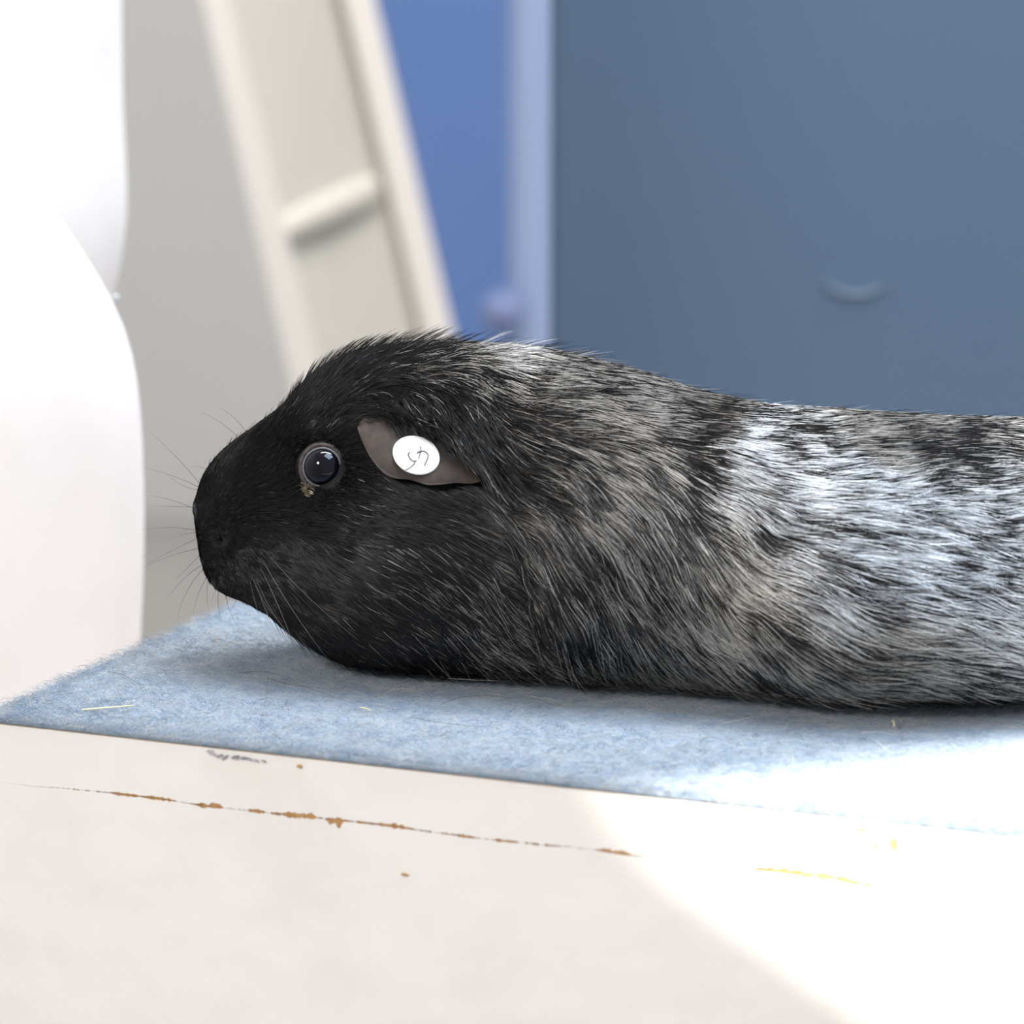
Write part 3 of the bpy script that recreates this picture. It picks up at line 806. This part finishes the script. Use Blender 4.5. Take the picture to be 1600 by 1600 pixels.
PL = [((600, 1084), (625, 1078), (646, 1080)), ((880, 1062), (960, 1050), (1040, 1076)), ((1205, 1104), (1230, 1090), (1255, 1100)), ((1345, 1146), (1375, 1148), (1398, 1150)), ((1362, 1154), (1375, 1168), (1392, 1178)),
      ((1226, 1140), (1230, 1132), (1245, 1126)), ((1130, 1130), (1180, 1128), (1220, 1112)), ((830, 1088), (850, 1100), (880, 1096)), ((700, 1060), (760, 1072), (800, 1064)), ((1238, 1180), (1240, 1186), (1238, 1194))]
PD = ['long one just below the chin', 'upright one below the chin', 'long slanting one left of the straw chip', 'low arch below the neck', 'slanting one under the whiskers',
      'short straight one below the flank', 'small arc near the sunlit patch', 'small hook below the mid body', 'at the far left above the straw', 'long one near the front edge, left of centre']
PP = ['small curl right of the straw chip', 'long arch against the belly', 'small loop below the flank', 'flat one at far right above the sunlight', 'slanting one at far right touching the sunlight',
      'tiny hook below the flank loop', 'long one leading to the flank loop', 'short arc below the elbow', 'long arch against the chest', 'tiny upright one at the sunlit edge']
for lst, m_, nm, lab in ((DK, M_dark_hair, 'dark_hair', 'dark shed hair on the mat, '), (PL, M_pale_hair, 'pale_hair', 'pale shed hair on the mat, ')):
    for a0, c0, t0 in lst:
        o = tube(nm, bez(lay(*a0), lay(*c0) + np.array([0, 0, .0012]), lay(*t0), 12), .00006, .00003, m_, None, 4)
        place = (PD if nm == 'dark_hair' else PP)[lst.index((a0, c0, t0))]
        tag(o, lab + place, 'hair', 'dark shed hairs on the mat' if nm == 'dark_hair' else 'pale shed hairs on the mat')

# ------------------------------------------------------------------ white coat at the left
M_coat = mat('white_cotton', (.92, .84, .79), .85, .1, (30, (.88, .79, .73), .4, .7), (900, .15, .0003), sheen=.1)
def drape(name, prof, y0, half_w, half_d, top_z, bot_z, seed, folds, label):
    """cloth body whose right outline follows prof (photo pixels) at depth y0"""
    pr = sorted([(on_y(px, py, y0)[2], on_y(px, py, y0)[0]) for px, py in prof])
    zs = np.array([p[0] for p in pr]); xr = np.array([p[1] for p in pr])
    NZ, NA = 150, 96; V = []; F = []
    Z = np.linspace(bot_z, top_z, NZ)
    R_ = np.interp(Z, zs, xr)
    for _ in range(3): R_[1:-1] = (R_[:-2] + R_[1:-1] + R_[2:]) / 3
    for i, z in enumerate(Z):
        for a in range(NA):
            an = 2 * math.pi * a / NA
            f = folds * (math.sin(an * 7 + z * 14 + seed) * .5 + math.sin(an * 13 - z * 30 + seed * 2) * .25) * (1 - max(0, math.cos(an)) ** 6)
            V.append((R_[i] - half_w + (half_w + f * 0) * math.cos(an), y0 + (half_d + f) * math.sin(an), z))
    for i in range(NZ - 1):
        for a in range(NA):
            F.append((i * NA + a, i * NA + (a + 1) % NA, (i + 1) * NA + (a + 1) % NA, (i + 1) * NA + a))
    F.append(tuple(range(NA))[::-1]); F.append(tuple(range((NZ - 1) * NA, NZ * NA)))
    return tag(mesh_obj(name, V, F, M_coat), label)
coat = tag(empty('white_coat', (-.3, .33, FLOOR)), 'white cotton coat of a person standing behind the left end of the mat', 'coat')
b1 = drape('coat_body', [(190, 0), (190, 150), (193, 235), (197, 290), (208, 330), (208, 370), (200, 400), (184, 430), (179, 455), (181, 475), (150, 520), (150, 700), (150, 1500)], .30, .17, .10, .62, FLOOR + .02, 1, .008, 'slightly shaded upper part of the coat')
b2 = drape('coat_skirt', [(-400, -160), (-150, 60), (-20, 200), (70, 310), (105, 362), (135, 408), (155, 432), (180, 470), (198, 510), (213, 560), (220, 640), (225, 720), (226, 850), (224, 930), (219, 1005), (215, 1100), (210, 1500)], .17, .15, .055, .24, FLOOR + .02, 2, .006, 'bright lower part of the coat nearest the table')
for q in (b1, b2): adopt(q, coat)
bt = sphere('button', on_y(181, 466, .19), .0011, mat('grey_button', (.45, .48, .46), .4, .4), 16, 10); adopt(bt, coat)

# ------------------------------------------------------------------ background: leaning frame, blue panel, post, slate board
M_cream = mat('cream_panel', (.60, .57, .51), .8, .1, (9, (.57, .54, .48), .4, .7))
M_rail = mat('pale_cream_rail', (.80, .74, .68), .6, .2)
def lean(name, L1, L2, R1, R2, dist, thick, m, parent):
    """slanting board: left line L1-L2, right line R1-R2 (photo px), at given distances (left, right), continued to the floor"""
    def pts(Pa, Pb, y):
        A, B = on_y(*Pa, y), on_y(*Pb, y); d = (B - A) / (B[2] - A[2])
        return A + d * (.95 - A[2]), A + d * (FLOOR - A[2])
    a, b = pts(L1, L2, dist[0]); c, d = pts(R1, R2, dist[1])
    o = prism(name, [a, b, d, c], (0, thick, 0), m, None, .002)
    return adopt(o, parent)
frame = tag(empty('leaning_frame', (-.05, 1.15, FLOOR)), 'cream leaning panel framed by two pale side rails in front of grey wall', 'panel frame')
lean('side_rail', (357, 180), (452, 590), (400, 180), (494, 560), (1.0, 1.01), .022, M_rail, frame)
lean('side_rail', (574, 160), (660, 520), (620, 160), (706, 525), (1.05, 1.06), .022, M_rail, frame)
lean('panel', (386, 180), (480, 560), (590, 160), (680, 520), (1.015, 1.06), .008, M_cream, frame)
a0, b0 = on_y(412, 352, 1.005), on_y(425, 402, 1.005)
c0 = on_y(592, 266, 1.05); d0 = on_y(602, 326, 1.05)
o = prism('cross_rail', [a0, b0, d0, c0], (0, .02, 0), M_cream, None, .006); adopt(o, frame)

M_blue = mat('blue_cloth', (.095, .165, .36), .85, .2, (14, (.105, .175, .38), .3, .7))
M_post = mat('pale_blue_post', (.30, .38, .58), .5, .3)
M_slate = mat('slate_blue_board', (.088, .132, .195), .7, .2, (5, (.094, .138, .202), .35, .65))
def wallboard(name, xa, xb, y, th_, m, top=.95, bev=.004):
    A, B = on_y(xa, 400, y), on_y(xb, 400, y)
    return box(name, A[0], B[0], y, y + th_, FLOOR, top, m, None, bev)
tag(wallboard('blue_panel', 560, 830, 1.75, .03, M_blue), 'plain blue upright panel between the leaning frame and pale post', 'panel')
tag(wallboard('post', 797, 866, 1.45, .03, M_post, bev=.01), 'pale blue upright post beside the slate board', 'post')
sl = tag(wallboard('slate_board', 860, 2600, .62, .018, M_slate), 'large slate blue board standing behind the guinea pig', 'board')
# pale crescent scuff on the board
V = []; F = []
NA = 30; yb = .62
for k in range(NA + 1):
    t = k / NA; px = 1282 + 106 * t; py = 437 + 24 * math.sin(math.pi * (t * .93 + .02)) ** .9 + 6 * t * .3
    wv = 5.5 * math.sin(math.pi * min(max(t, .02), .98)) ** .6
    for q_, dy in ((0, .0008), (1, .0008)):
        V.append(on_y(px, py - wv if q_ == 0 else py + wv, yb - dy))
n1 = len(V)
V += [v + np.array([0, .0012, 0]) for v in V[:]]
for k in range(NA):
    F.append((2 * k, 2 * k + 1, 2 * k + 3, 2 * k + 2)); F.append((2 * k, 2 * k + 2, n1 + 2 * k + 2, n1 + 2 * k)); F.append((2 * k + 1, n1 + 2 * k + 1, n1 + 2 * k + 3, 2 * k + 3))
q = mesh_obj('crescent_scuff', V, F, mat('pale_scuff', (.13, .17, .225), .8, .2), sl); tag(q, 'faint pale crescent scuff')
kn = on_y(785, 490, 1.44)
q = sphere('knob', kn, .011, mat('mauve_knob', (.17, .21, .37), .5, .3), 24, 14); tag(q, 'small mauve knob on the pale post', None)
q.parent = bpy.data.objects['post']
